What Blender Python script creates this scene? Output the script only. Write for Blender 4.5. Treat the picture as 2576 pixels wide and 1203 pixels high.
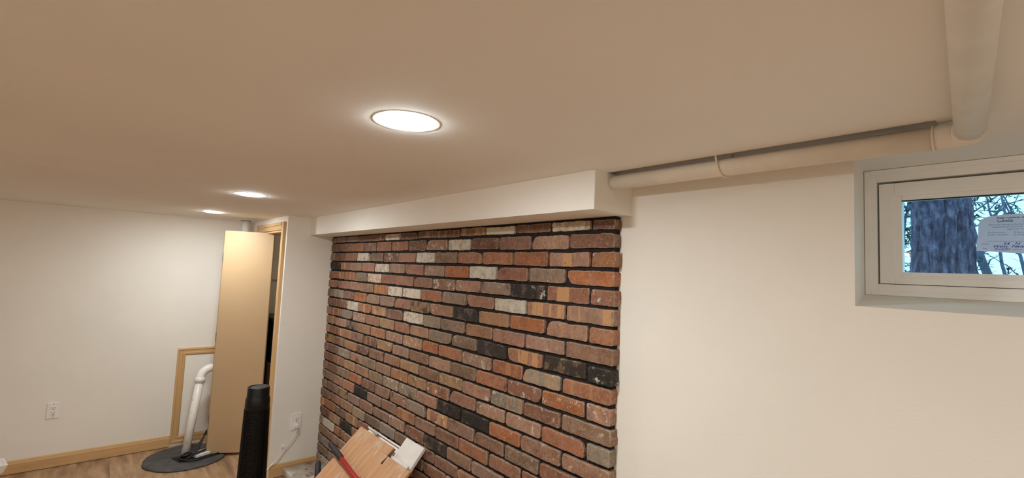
import bpy, bmesh, math, random
from mathutils import Vector, Matrix, noise

for o in list(bpy.data.objects):
    bpy.data.objects.remove(o)
random.seed(7)
S = bpy.context.scene
COL = S.collection
H = 1.56                                   # eye height above the floor
R = math.radians

# ------------------------------------------------------------------ camera
yaw, pitch, roll = R(48.617), R(4.1025), R(2.5046)
fw = Vector((-math.sin(yaw) * math.cos(pitch), math.cos(yaw) * math.cos(pitch), math.sin(pitch)))
r0 = Vector((math.cos(yaw), math.sin(yaw), 0))
u0 = r0.cross(fw)
rt = math.cos(roll) * r0 + math.sin(roll) * u0
up = -math.sin(roll) * r0 + math.cos(roll) * u0
cd = bpy.data.cameras.new('camera')
cd.sensor_fit = 'HORIZONTAL'
cd.sensor_width = 36
cd.lens = 1171.9 / 2576 * 36
cd.clip_start = 0.02
cam = bpy.data.objects.new('camera', cd)
COL.objects.link(cam)
m = Matrix((rt, up, -fw)).transposed().to_4x4()
m.translation = (0, 0, H)
cam.matrix_world = m
S.camera = cam

# ------------------------------------------------------------------ world, exposure
S.view_settings.view_transform = 'Standard'
S.view_settings.look = 'None'
S.view_settings.gamma = 1
S.view_settings.use_curve_mapping = False
S.view_settings.exposure = 0
S.cycles.diffuse_bounces = 10
S.cycles.max_bounces = 14
LAMP = 290.0                                # radiance of a recessed lamp
w = bpy.data.worlds.new('overcast_sky')
S.world = w
w.use_nodes = True
bg = w.node_tree.nodes['Background']
bg.inputs[0].default_value = (0.38, 0.80, 1.0, 1)
bg.inputs[1].default_value = 2.2

# ------------------------------------------------------------------ materials
def lin(r, g, b):
    f = lambda c: (c / 255 / 12.92) if c / 255 <= .04045 else ((c / 255 + .055) / 1.055) ** 2.4
    return (f(r), f(g), f(b), 1)

class NT:
    def __init__(s, name):
        s.m = bpy.data.materials.new(name)
        s.m.use_nodes = True
        s.t = s.m.node_tree
        s.b = s.t.nodes['Principled BSDF']
    def n(s, typ, **kw):
        nd = s.t.nodes.new(typ)
        for k, v in kw.items():
            setattr(nd, k, v)
        return nd
    def l(s, a, b):
        s.t.links.new(a, b)
    def mix(s, fac, a, b, mode='MIX'):
        nd = s.n('ShaderNodeMix', data_type='RGBA', blend_type=mode)
        for sock, v in ((nd.inputs[0], fac), (nd.inputs[6], a), (nd.inputs[7], b)):
            if hasattr(v, 'is_output'):
                s.l(v, sock)
            else:
                sock.default_value = v
        return nd.outputs[2]
    def math(s, op, a, b=0.0, clamp=False):
        nd = s.n('ShaderNodeMath', operation=op)
        nd.use_clamp = clamp
        for i, v in enumerate((a, b)):
            if hasattr(v, 'is_output'):
                s.l(v, nd.inputs[i])
            else:
                nd.inputs[i].default_value = v
        return nd.outputs[0]
    def noise(s, vec, scale, detail=4, rough=.55):
        nd = s.n('ShaderNodeTexNoise')
        nd.inputs['Scale'].default_value = scale
        nd.inputs['Detail'].default_value = detail
        nd.inputs['Roughness'].default_value = rough
        if vec is not None:
            s.l(vec, nd.inputs['Vector'])
        return nd.outputs['Fac']
    def rng(s, v, a, b, c=0.0, d=1.0):
        nd = s.n('ShaderNodeMapRange')
        nd.interpolation_type = 'SMOOTHSTEP'
        s.l(v, nd.inputs[0])
        for i, q in enumerate((a, b, c, d)):
            if hasattr(q, 'is_output'):
                s.l(q, nd.inputs[i + 1])
            else:
                nd.inputs[i + 1].default_value = q
        return nd.outputs[0]
    def obj(s):
        return s.n('ShaderNodeTexCoord').outputs['Object']
    def scale(s, vec, sc):
        nd = s.n('ShaderNodeVectorMath', operation='MULTIPLY')
        s.l(vec, nd.inputs[0])
        nd.inputs[1].default_value = sc
        return nd.outputs[0]
    def bump(s, h, dist, strength=1):
        nd = s.n('ShaderNodeBump')
        nd.inputs['Distance'].default_value = dist
        nd.inputs['Strength'].default_value = strength
        s.l(h, nd.inputs['Height'])
        s.l(nd.outputs[0], s.b.inputs['Normal'])
    def base(s, v):
        if hasattr(v, 'is_output'):
            s.l(v, s.b.inputs['Base Color'])
        else:
            s.b.inputs['Base Color'].default_value = v

def plain(name, rgb, rough=.5, metal=0.0, var=.06, vs=9, bump=0, bs=200, spec=.5):
    t = NT(name)
    c = lin(*rgb)
    co = t.obj()
    nz = t.noise(co, vs, 3)
    k = t.rng(nz, .25, .75, 1 - var, 1 + var)
    mul = t.n('ShaderNodeVectorMath', operation='SCALE')
    mul.inputs[0].default_value = c[:3]
    t.l(k, mul.inputs['Scale'])
    t.l(mul.outputs[0], t.b.inputs['Base Color'])
    t.b.inputs['Roughness'].default_value = rough
    t.b.inputs['Metallic'].default_value = metal
    t.b.inputs['Specular IOR Level'].default_value = spec
    if bump:
        t.bump(t.noise(co, bs, 2), bump)
    return t.m

def grain(name, a, b, axis=0, rough=.5, scale=30, dark=None, bump=.0004):
    """wood-like streaks along one axis"""
    t = NT(name)
    sc = [1.0, 1.0, 1.0]
    sc[axis] = .06
    info = t.n('ShaderNodeObjectInfo')
    off = t.n('ShaderNodeVectorMath', operation='ADD')
    t.l(t.obj(), off.inputs[0])
    r = t.math('MULTIPLY', info.outputs['Random'], 37.0)
    cb = t.n('ShaderNodeCombineXYZ')
    for i in range(3):
        t.l(r, cb.inputs[i])
    t.l(cb.outputs[0], off.inputs[1])
    v = t.scale(off.outputs[0], sc)
    f1 = t.rng(t.noise(v, scale, 5, .6), .3, .7)
    f2 = t.rng(t.noise(v, scale * .3, 3), .35, .7)
    col = t.mix(f1, lin(*a), lin(*b))
    col = t.mix(t.math('MULTIPLY', f2, .55), col, lin(*(dark or b)))
    t.base(col)
    t.b.inputs['Roughness'].default_value = rough
    if bump:
        t.bump(f1, bump)
    return t.m

M = {}
M['wall'] = plain('cream_wall_paint', (236, 231, 222), .75, var=.02, vs=2.5, bump=.0003, bs=160, spec=.3)
M['ceil'] = plain('flat_ceiling_paint', (238, 235, 230), .85, var=.02, vs=2, bump=.00015, bs=120, spec=.2)
M['soffit'] = plain('soffit_paint', (238, 234, 226), .7, var=.02, vs=3, bump=.0003, bs=120, spec=.3)
M['trim'] = grain('tan_pine_trim', (212, 174, 124), (198, 158, 108), 1, .5, 40)
M['trim_z'] = grain('tan_pine_trim_upright', (212, 174, 124), (198, 158, 108), 2, .5, 40)
M['trim_x'] = grain('tan_pine_trim_across', (214, 178, 132), (194, 156, 110), 0, .5, 40)
M['leaf'] = plain('tan_primed_door', (188, 158, 121), .45, var=.03, vs=2)
M['leaf_edge'] = plain('pale_door_edge', (226, 200, 160), .5)
M['white'] = plain('white_plastic', (238, 234, 230), .35, var=.02)
M['vinyl'] = plain('white_vinyl', (244, 242, 239), .4, var=.02, vs=4)
M['pipe'] = plain('cream_painted_pipe', (226, 216, 200), .5, var=.05, vs=14, bump=.0006, bs=60)
M['slot'] = plain('dark_slot', (30, 27, 25), .6)
M['black'] = plain('black_plastic', (9, 9, 10), .4, var=.1, spec=.35)
M['cable'] = plain('black_cable', (22, 22, 23), .5)
M['rubber'] = plain('black_rubber_grip', (46, 44, 45), .7, var=.2, vs=60)
M['red'] = plain('red_fibreglass', (176, 32, 30), .4, var=.1, vs=40)
M['steel'] = plain('dull_steel', (150, 146, 140), .4, .8)
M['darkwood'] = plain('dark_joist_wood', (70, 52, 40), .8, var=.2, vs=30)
M['closetbox'] = plain('grey_brown_carton', (120, 100, 84), .8, var=.1)
M['gasket'] = plain('black_gasket', (24, 20, 18), .7)
M['sump'] = plain('charcoal_sump_lid', (74, 72, 72), .7, var=.3, vs=14, bump=.002, bs=60)
M['hole'] = plain('black_pit', (8, 8, 8), .8)
M['paper'] = plain('sticker_paper', (226, 222, 232), .7, var=.03)
def translucent(m, f):
    nt = m.node_tree
    b = nt.nodes['Principled BSDF']
    tl = nt.nodes.new('ShaderNodeBsdfTranslucent')
    tl.inputs[0].default_value = lin(248, 240, 246)
    mx = nt.nodes.new('ShaderNodeMixShader')
    mx.inputs[0].default_value = f
    nt.links.new(b.outputs[0], mx.inputs[1])
    nt.links.new(tl.outputs[0], mx.inputs[2])
    nt.links.new(mx.outputs[0], nt.nodes['Material Output'].inputs[0])
translucent(M['paper'], .72)
M['ink'] = plain('grey_print', (112, 110, 124), .7)
M['green_ink'] = plain('dark_green_print', (70, 96, 110), .7)
M['red_ink'] = plain('brown_red_print', (140, 84, 96), .7)
M['pen'] = plain('blue_pen', (36, 36, 150), .6)
M['wtrim'] = plain('white_painted_wood', (226, 218, 212), .5, var=.06, vs=14)
M['stone'] = None

def sump_pvc():
    t = NT('white_pvc')
    v = t.scale(t.obj(), (1, 1, .25))
    k = t.rng(t.noise(v, 60, 4), .62, .7)
    ang = t.rng(t.noise(t.obj(), 18, 2), .5, .6)
    t.base(t.mix(t.math('MULTIPLY', k, ang), lin(232, 228, 220), lin(120, 122, 122)))
    t.b.inputs['Roughness'].default_value = .35
    return t.m
M['pvc'] = sump_pvc()

def stone():
    t = NT('smeared_hearth_stone')
    co = t.obj()
    a = t.rng(t.noise(co, 9, 6), .35, .65)
    b = t.rng(t.noise(co, 14, 5), .56, .64)
    c = t.mix(a, lin(168, 156, 142), lin(200, 192, 180))
    c = t.mix(b, c, lin(140, 104, 92))
    t.base(c)
    t.b.inputs['Roughness'].default_value = .85
    t.bump(t.noise(co, 40, 6), .004)
    return t.m
M['stone'] = stone()

def floor_mat():
    t = NT('brown_wood_look_plank')
    info = t.n('ShaderNodeObjectInfo')
    off = t.n('ShaderNodeVectorMath', operation='ADD')
    t.l(t.obj(), off.inputs[0])
    cb = t.n('ShaderNodeCombineXYZ')
    r = t.math('MULTIPLY', info.outputs['Random'], 53.0)
    for i in range(3):
        t.l(r, cb.inputs[i])
    t.l(cb.outputs[0], off.inputs[1])
    v = t.scale(off.outputs[0], (.16, 1, 1))
    f1 = t.rng(t.noise(v, 22, 6, .6), .32, .68)
    f2 = t.rng(t.noise(v, 9, 4), .5, .72)
    tone = t.mix(info.outputs['Random'], lin(182, 150, 116), lin(198, 166, 130))
    c = t.mix(f1, tone, lin(156, 122, 90))
    c = t.mix(t.math('MULTIPLY', f2, .7), c, lin(104, 74, 56))
    t.base(c)
    t.b.inputs['Roughness'].default_value = .45
    t.bump(f1, .0004)
    return t.m
M['floor'] = floor_mat()

def offcut(name, a, b, paint):
    t = NT(name)
    co = t.obj()
    v = t.scale(co, (1, .07, .07))
    f1 = t.rng(t.noise(v, 60, 5, .6), .3, .7)
    c = t.mix(f1, lin(*a), lin(*b))
    f2 = t.rng(t.noise(t.scale(co, (1, .5, .5)), 9, 6, .65), .62 - paint, .74 - paint)
    c = t.mix(t.math('MULTIPLY', f2, .7), c, lin(196, 180, 158))
    f3 = t.rng(t.noise(t.scale(co, (1, .2, .2)), 50, 4), .68, .74)
    c = t.mix(t.math('MULTIPLY', f3, .8), c, lin(226, 208, 184))
    t.base(c)
    t.b.inputs['Roughness'].default_value = .5
    t.bump(f1, .0005)
    return t.m
M['ply'] = offcut('worn_plywood', (206, 158, 112), (184, 132, 88), .09)
M['ply2'] = offcut('scuffed_plywood', (204, 154, 112), (188, 134, 94), .12)

def brick_mat():
    t = NT('reclaimed_brick')
    info = t.n('ShaderNodeObjectInfo')
    def at(nm):
        a = t.n('ShaderNodeAttribute', attribute_type='OBJECT', attribute_name=nm)
        return a.outputs['Fac']
    paint, stripe, soot = at('paint'), at('stripe'), at('soot')
    off = t.n('ShaderNodeVectorMath', operation='ADD')
    t.l(t.obj(), off.inputs[0])
    cb = t.n('ShaderNodeCombineXYZ')
    r = t.math('MULTIPLY', info.outputs['Random'], 91.0)
    for i in range(3):
        t.l(r, cb.inputs[i])
    t.l(cb.outputs[0], off.inputs[1])
    v = off.outputs[0]
    big = t.noise(v, 16, 5, .6)
    fine = t.noise(v, 75, 6, .65)
    c = t.mix(t.rng(big, .3, .7), info.outputs['Color'], (1, 1, 1, 1), 'MULTIPLY')
    dk = t.mix(1.0, info.outputs['Color'], (.60, .58, .57, 1), 'MULTIPLY')
    c = t.mix(t.rng(big, .40, .66, 0, .5), info.outputs['Color'], dk)
    # pale lime haze
    c = t.mix(t.rng(t.noise(v, 26, 8, .75), .50, .68, 0, .55), c, lin(178, 156, 138))
    c = t.mix(t.rng(t.noise(v, 52, 8, .8), .42, .60, 0, .7), c, t.mix(1.0, c, (.62, .60, .58, 1), 'MULTIPLY'))
    c = t.mix(t.rng(t.noise(v, 90, 6, .8), .54, .66, 0, .6), c, lin(196, 172, 150))
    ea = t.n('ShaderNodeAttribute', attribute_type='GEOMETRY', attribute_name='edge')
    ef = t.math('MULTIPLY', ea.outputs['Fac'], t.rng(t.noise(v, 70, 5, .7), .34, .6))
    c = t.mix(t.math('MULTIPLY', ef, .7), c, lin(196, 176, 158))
    # kiln stripes, upright bands of tan
    sv = t.scale(v, (26, 4, 1.6))
    sn = t.noise(sv, 1.0, 2, .5)
    c = t.mix(t.math('MULTIPLY', t.rng(sn, .52, .58), stripe), c, lin(196, 150, 104))
    # soot
    th = t.math('SUBTRACT', .75, t.math('MULTIPLY', soot, .5))
    c = t.mix(t.math('MULTIPLY', t.rng(big, th, t.math('ADD', th, .14)), .82), c, lin(40, 36, 34))
    # old paint / mortar smears
    pn = t.noise(v, 34, 8, .72)
    tp = t.math('SUBTRACT', .76, t.math('MULTIPLY', paint, .45))
    pf = t.rng(pn, tp, t.math('ADD', tp, .07))
    c = t.mix(t.math('MULTIPLY', pf, .9), c, lin(204, 194, 178))
    # pits
    c = t.mix(t.rng(fine, .62, .70, 0, .7), c, lin(46, 34, 30))
    t.base(c)
    t.b.inputs['Roughness'].default_value = .85
    t.b.inputs['Specular IOR Level'].default_value = .3
    hh = t.math('ADD', t.math('MULTIPLY', fine, .5), pn)
    t.bump(hh, .0045)
    return t.m
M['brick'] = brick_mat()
M['mortar'] = plain('black_mortar', (46, 40, 37), .95, var=.25, vs=60, bump=.004, bs=120, spec=.15)

def glass():
    t = NT('window_glass')
    t.t.nodes.remove(t.b)
    tr = t.n('ShaderNodeBsdfTransparent')
    tr.inputs[0].default_value = (.93, .96, .97, 1)
    gl = t.n('ShaderNodeBsdfGlossy')
    gl.inputs['Roughness'].default_value = .03
    mx = t.n('ShaderNodeMixShader')
    fr = t.n('ShaderNodeFresnel')
    fr.inputs[0].default_value = 1.35
    t.l(fr.outputs[0], mx.inputs[0])
    t.l(tr.outputs[0], mx.inputs[1])
    t.l(gl.outputs[0], mx.inputs[2])
    t.l(mx.outputs[0], t.t.nodes['Material Output'].inputs[0])
    return t.m
M['glass'] = glass()

def emit(name, rgb, s):
    t = NT(name)
    t.b.inputs['Base Color'].default_value = (.9, .9, .9, 1)
    t.b.inputs['Emission Color'].default_value = rgb
    t.b.inputs['Emission Strength'].default_value = s
    return t.m
M['lamp'] = emit('lit_lamp_lens', (.94, 1.0, 1.0, 1), LAMP)

def bark():
    t = NT('blue_grey_bark')
    co = t.obj()
    v = t.scale(co, (1, 1, .5))
    a = t.rng(t.noise(v, 30, 8, .7), .36, .66)
    c = t.mix(a, lin(92, 88, 122), lin(168, 158, 192))
    t.base(c)
    t.b.inputs['Roughness'].default_value = .9
    t.bump(t.noise(v, 55, 8, .7), .05)
    return t.m
M['bark'] = bark()
M['twig'] = plain('grey_twig', (96, 104, 134), .9, var=.2, vs=20)
M['leafgreen'] = plain('evergreen_leaf', (72, 112, 116), .6, var=.35, vs=7)
M['soil'] = plain('leaf_litter_ground', (116, 110, 96), .95, var=.3, vs=5)

# ------------------------------------------------------------------ mesh helpers
def link(name, bm, mat, parent=None, smooth=False, loc=None):
    me = bpy.data.meshes.new(name)
    bmesh.ops.recalc_face_normals(bm, faces=bm.faces)
    bm.to_mesh(me)
    bm.free()
    if smooth:
        for p in me.polygons:
            p.use_smooth = True
    for mm in (mat if isinstance(mat, (list, tuple)) else [mat]):
        me.materials.append(mm)
    o = bpy.data.objects.new(name, me)
    COL.objects.link(o)
    if parent:
        o.parent = parent
    if loc is not None:
        o.location = loc
    return o

def tag(o, label, cat=None, group=None, kind=None):
    o['label'] = label
    if cat:
        o['category'] = cat
    if group:
        o['group'] = group
    if kind:
        o['kind'] = kind
    return o

def thing(name, label, cat, loc=(0, 0, 0), rz=0, group=None):
    o = bpy.data.objects.new(name, None)
    o.empty_display_size = .05
    COL.objects.link(o)
    o.location = loc
    o.rotation_euler = (0, 0, rz)
    return tag(o, label, cat, group)

def struct(o, label=None):
    o['kind'] = 'structure'
    if label:
        o['label'] = label
    return o

def hexa(bm, v):
    vs = [bm.verts.new(p) for p in v]
    for f in ((0, 3, 2, 1), (4, 5, 6, 7), (0, 1, 5, 4), (1, 2, 6, 5), (2, 3, 7, 6), (3, 0, 4, 7)):
        bm.faces.new([vs[i] for i in f])
    return vs

def box(bm, x0, x1, y0, y1, z0, z1, bev=0):
    vs = hexa(bm, [(x0, y0, z0), (x1, y0, z0), (x1, y1, z0), (x0, y1, z0),
                   (x0, y0, z1), (x1, y0, z1), (x1, y1, z1), (x0, y1, z1)])
    if bev:
        es = list({e for v in vs for e in v.link_edges})
        bmesh.ops.bevel(bm, geom=es, offset=bev, segments=2, affect='EDGES', profile=.6)

def bx(*a, bev=0):
    bm = bmesh.new()
    box(bm, *a, bev=bev)
    return bm

def prism(bm, poly, z0, z1):
    lo = [bm.verts.new((x, y, z0)) for x, y in poly]
    hi = [bm.verts.new((x, y, z1)) for x, y in poly]
    n = len(poly)
    bm.faces.new(lo[::-1])
    bm.faces.new(hi)
    for i in range(n):
        bm.faces.new([lo[i], lo[(i + 1) % n], hi[(i + 1) % n], hi[i]])

def extrude_profile(bm, prof, a, b, axis):
    """prof = list of 2D points; swept straight from a to b along axis ('x','y','z').
    2D maps to the two other axes in order."""
    def P(t, q):
        if axis == 'x':
            return (t, q[0], q[1])
        if axis == 'y':
            return (q[0], t, q[1])
        return (q[0], q[1], t)
    A = [bm.verts.new(P(a, q)) for q in prof]
    B = [bm.verts.new(P(b, q)) for q in prof]
    n = len(prof)
    bm.faces.new(A)
    bm.faces.new(B[::-1])
    for i in range(n):
        bm.faces.new([A[i], B[i], B[(i + 1) % n], A[(i + 1) % n]])

def tube(bm, pts, rad, seg=12, caps=True):
    pts = [Vector(p) for p in pts]
    if not isinstance(rad, (list, tuple)):
        rad = [rad] * len(pts)
    rings = []
    prev = None
    for i, p in enumerate(pts):
        if i == 0:
            d = pts[1] - p
        elif i == len(pts) - 1:
            d = p - pts[i - 1]
        else:
            d = (pts[i + 1] - p).normalized() + (p - pts[i - 1]).normalized()
        d.normalize()
        if prev is None:
            a = Vector((0, 0, 1)) if abs(d.z) < .9 else Vector((1, 0, 0))
            u = d.cross(a).normalized()
        else:
            u = (prev - d * prev.dot(d)).normalized()
        prev = u
        v = d.cross(u)
        rings.append([bm.verts.new(p + (u * math.cos(t) + v * math.sin(t)) * rad[i])
                      for t in [2 * math.pi * k / seg for k in range(seg)]])
    for a, b in zip(rings, rings[1:]):
        for k in range(seg):
            bm.faces.new([a[k], a[(k + 1) % seg], b[(k + 1) % seg], b[k]])
    if caps:
        bm.faces.new(rings[0][::-1])
        bm.faces.new(rings[-1])

def lathe(bm, prof, seg=32, c=(0, 0, 0), sx=1, sy=1):
    rings = []
    for r_, z in prof:
        rings.append([bm.verts.new((c[0] + sx * r_ * math.cos(2 * math.pi * k / seg),
                                    c[1] + sy * r_ * math.sin(2 * math.pi * k / seg), c[2] + z)) for k in range(seg)])
    for a, b in zip(rings, rings[1:]):
        for k in range(seg):
            bm.faces.new([a[k], a[(k + 1) % seg], b[(k + 1) % seg], b[k]])
    bm.faces.new(rings[0][::-1])
    bm.faces.new(rings[-1])

def Z(z):
    return z + H

# ------------------------------------------------------------------ room dimensions
XL, X1, XR = -4.80, -3.717, 2.60           # left wall, alcove wall, far right wall
YC, YB, YW, YR = 1.036, 1.37, 1.412, -3.2  # closet wall, brick faces, window wall, rear wall
ZC = Z(.352)                               # ceiling
XS = -.962                                 # right end of the soffit
YS = 1.20                                  # front of the soffit
ZS = Z(.219)                               # underside of the soffit
XB = -1.0                                  # right end of the brick
XW0, XW1 = -.305, .44                      # window recess at the wall face
YF = 1.72                                  # window frame face

# ------------------------------------------------------------------ structure
fl = struct(link('floor', bx(XL - .1, XR + .1, YR - .1, 1.95, -.12, -.008), M['darkwood']), 'brown wood look plank floor')
PW, PL = .18, 1.22
pm = bmesh.new()
box(pm, 0, PL - .0006, 0, PW - .0007, -.008, 0)
me_plank = None
k = 0
y = .36 - PW * 20
row = 0
while y < 1.9:
    if y + PW > YR:
        x = XL - random.random() * PL
        while x < XR:
            if me_plank is None:
                o = link('plank', pm, M['floor'], fl, loc=(x, y, 0))
                me_plank = o.data
            else:
                o = bpy.data.objects.new('plank', me_plank)
                COL.objects.link(o)
                o.parent = fl
                o.location = (x, y, 0)
            x += PL
    y += PW

bm = bmesh.new()
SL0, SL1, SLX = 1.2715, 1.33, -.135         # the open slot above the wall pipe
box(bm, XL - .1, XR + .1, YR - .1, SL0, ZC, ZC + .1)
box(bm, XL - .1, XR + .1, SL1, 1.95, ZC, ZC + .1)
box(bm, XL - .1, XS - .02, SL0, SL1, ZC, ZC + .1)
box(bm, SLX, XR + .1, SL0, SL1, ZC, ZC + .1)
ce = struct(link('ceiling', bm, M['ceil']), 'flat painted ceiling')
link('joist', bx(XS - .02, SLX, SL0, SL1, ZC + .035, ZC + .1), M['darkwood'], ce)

struct(link('wall_left', bx(XL - .1, XL, YR - .1, 1.95, 0, ZC), M['wall']), 'cream wall with the access panel')
struct(link('wall_rear', bx(XL, XR, YR - .1, YR, 0, ZC), M['wall']), 'cream wall behind the viewer')
struct(link('wall_right', bx(XR, XR + .1, YR - .1, 1.95, 0, ZC), M['wall']), 'cream wall far right')
OX0, OX1, OZ = -4.475, -3.83, Z(.250)      # closet opening
bm = bmesh.new()
box(bm, XL, OX0, YC, YC + .1, 0, ZC)
box(bm, OX1, X1, YC, YC + .1, 0, ZC)
box(bm, OX0, OX1, YC, YC + .1, OZ, ZC)
struct(link('wall_closet', bm, M['wall']), 'narrow cream wall round the closet opening')
struct(link('wall_alcove', bx(X1 - .1, X1, YC + .1, 1.85, 0, ZC), M['wall']), 'cream side wall left of the brick')
bm = bmesh.new()
box(bm, XL, X1 - .1, 1.75, 1.85, 0, ZC)
struct(link('wall_closet_back', bm, M['wall']), 'closet back wall')

# window wall with the splayed recess
bm = bmesh.new()
XF0, XF1 = -.347, .482
prism(bm, [(-1.012, YW), (XW0, YW), (XF0, YF), (XF0, 1.82), (-1.012, 1.82)], 0, ZC)
prism(bm, [(XW1, YW), (XR, YW), (XR, 1.82), (XF1, 1.82), (XF1, YF)], 0, ZC)
zs0, zs1 = Z(-.046), Z(-.0195)
hexa(bm, [(XW0, YW, 0), (XW1, YW, 0), (XF1, YF, 0), (XF0, YF, 0), (XW0, YW, zs0), (XW1, YW, zs0), (XF1, YF, zs1), (XF0, YF, zs1)])
box(bm, XF0, XF1, YF, 1.82, 0, zs1)
struct(link('wall_window', bm, M['wall']), 'cream wall with the recessed basement window')

# brick wall : mortar bed
bm = bmesh.new()
box(bm, X1 - .02, XB - .008, YB + .013, 1.55, 0, ZC)
wb = struct(link('wall_brick', bm, M['mortar']), 'reclaimed brick feature wall with black mortar')
so = struct(link('soffit', bx(X1, XS, YS, YW + .02, ZS, ZC, bev=.002), M['soffit']), 'cream boxed soffit above the brick')

# baseboards
def base_prof(x, s):
    return [(x, .007), (x + s * .014, .007), (x + s * .014, .072), (x + s * .011, .078), (x + s * .009, .088), (x, .094)]
bm = bmesh.new()
extrude_profile(bm, base_prof(XL, 1), YR, .553, 'y')
struct(link('baseboard_left', bm, M['trim']), 'tan baseboard on the left wall')
bm = bmesh.new()
extrude_profile(bm, base_prof(X1, 1), YC, YB + .002, 'y')
struct(link('baseboard_alcove', bm, M['trim']), 'tan baseboard beside the brick')
bm = bmesh.new()
extrude_profile(bm, [(YW, .007), (YW - .014, .007), (YW - .014, .078), (YW, .094)], XB + .01, XR, 'x')
struct(link('baseboard_window', bm, M['trim_x']), 'tan baseboard under the window')

# ------------------------------------------------------------------ bricks
CH = .0693
def row_bottom(n):
    return Z(.165 - CH * (n - 1))
J = {1: [-3.625, -3.428, -3.213, -3.005, -2.795, -2.588, -2.386, -2.175, -1.962, -1.75, -1.539, -1.319, -1.107],
     2: [-3.516, -3.311, -3.111, -2.91, -2.699, -2.49, -2.288, -2.07, -1.864, -1.643, -1.433, -1.218],
     3: [-3.627, -3.421, -3.216, -3.01, -2.806, -2.604, -2.392, -2.185, -1.974, -1.763, -1.542, -1.325, -1.108],
     4: [-3.508, -3.317, -3.125, -2.924, -2.718, -2.513, -2.297, -2.086, -1.867, -1.652, -1.44, -1.228],
     5: [-3.641, -3.432, -3.233, -3.031, -2.822, -2.62, -2.399, -2.196, -1.98, -1.769, -1.551, -1.332, -1.106],
     6: [-3.538, -3.333, -3.127, -2.919, -2.715, -2.521, -2.307, -2.094, -1.879, -1.665, -1.447, -1.226],
     7: [-3.625, -3.419, -3.224, -3.023, -2.82, -2.617, -2.418, -2.208, -1.988, -1.773, -1.549, -1.328, -1.107],
     8: [-3.528, -3.33, -3.13, -2.927, -2.713, -2.504, -2.271, -2.094, -1.879, -1.665, -1.445, -1.22],
     9: [-3.634, -3.428, -3.232, -3.013, -2.81, -2.604, -2.418, -2.214, -1.993, -1.778, -1.556, -1.338, -1.11],
     10: [-3.537, -3.327, -3.126, -2.924, -2.713, -2.491, -2.268, -2.111, -1.893, -1.66, -1.452, -1.231],
     11: [-3.648, -3.435, -3.232, -3.035, -2.825, -2.616, -2.409, -2.196, -1.986, -1.771, -1.552, -1.339, -1.113]}
ODD = [-3.632, -3.428, -3.226, -3.018, -2.814, -2.61, -2.405, -2.198, -1.984, -1.77, -1.55, -1.332, -1.108]
EVEN = [-3.528, -3.324, -3.124, -2.922, -2.716, -2.512, -2.3, -2.092, -1.879, -1.66, -1.444, -1.224]
# one word per brick, left to right: colours (mixed), * old paint, | tan stripes, # soot
C = {1: 'b b g* d rd* gw* d d d td* w*# d w*t d',
     2: 'd rd* ro bd* r r* d# rb* w d rb p* rd',
     3: 'gb d r gw*# b d* rp* w b r or or p| ot*',
     4: 'k s| bp rp wp* b r pg* o w r pg* o',
     5: 'rb s| ro gb wo* r rp rb rb* p* pg* k* s| r*',
     6: 'r rp p* rb o pw* pw* or bg* r ww ps| p|',
     7: 'b gw bd o* bp b rp td*# pr* k# rt o ps* or',
     8: 'd rd ww op| st|# d tw* gb b rt rp p* br',
     9: 'p r| g p* rp pt r rp bg b* k#b s| kt* k#*',
     10: 'b| p* dg# pr op p* tp* o or bp* or g* po',
     11: 'p rd s| rb d# t* bp rb p* b ro r* o* rp*',
     12: 't|# bd* to d* rb rp t* rb t* rp* g* rd* tb*',
     13: 'bd bd g* rp b bp ot* t* r* rp p* p* or g*',
     14: 'rd r t*| bp tb g* bg*# rp k# k# o* pr* pr*',
     15: 'b bd b o rd pb td*# gb r|* pb rb b* r p',
     16: 'b rp po k# bp rb or pb rb ro rp r b',
     17: 'b b t# gp pr bp p* rd# bk# rb gp r b p',
     18: 'd r rt gt b g b br br r p r b',
     19: 's| or bd# t| r b rp b r p d r g o',
     20: 'd tp k# rp b r o r b p r d r',
     21: 'g w* ot*# p b r r d p b o r b r',
     22: 'b rb p b r o b p r d b r p',
     23: 'bg g* rb r p b d o r b p r b r',
     24: 'b gb* r p b r d r p o b r r',
     25: 'g* g*w g* gw* gb* bg* rg* bg* r g* b r b r'}
PAL = {'r': (156, 108, 86), 'p': (172, 133, 112), 'b': (138, 112, 94), 'o': (180, 114, 74), 'd': (120, 86, 72),
       'k': (64, 57, 53), 'g': (150, 136, 120), 'w': (212, 203, 188), 't': (164, 128, 92), 's': (164, 114, 88)}

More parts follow.
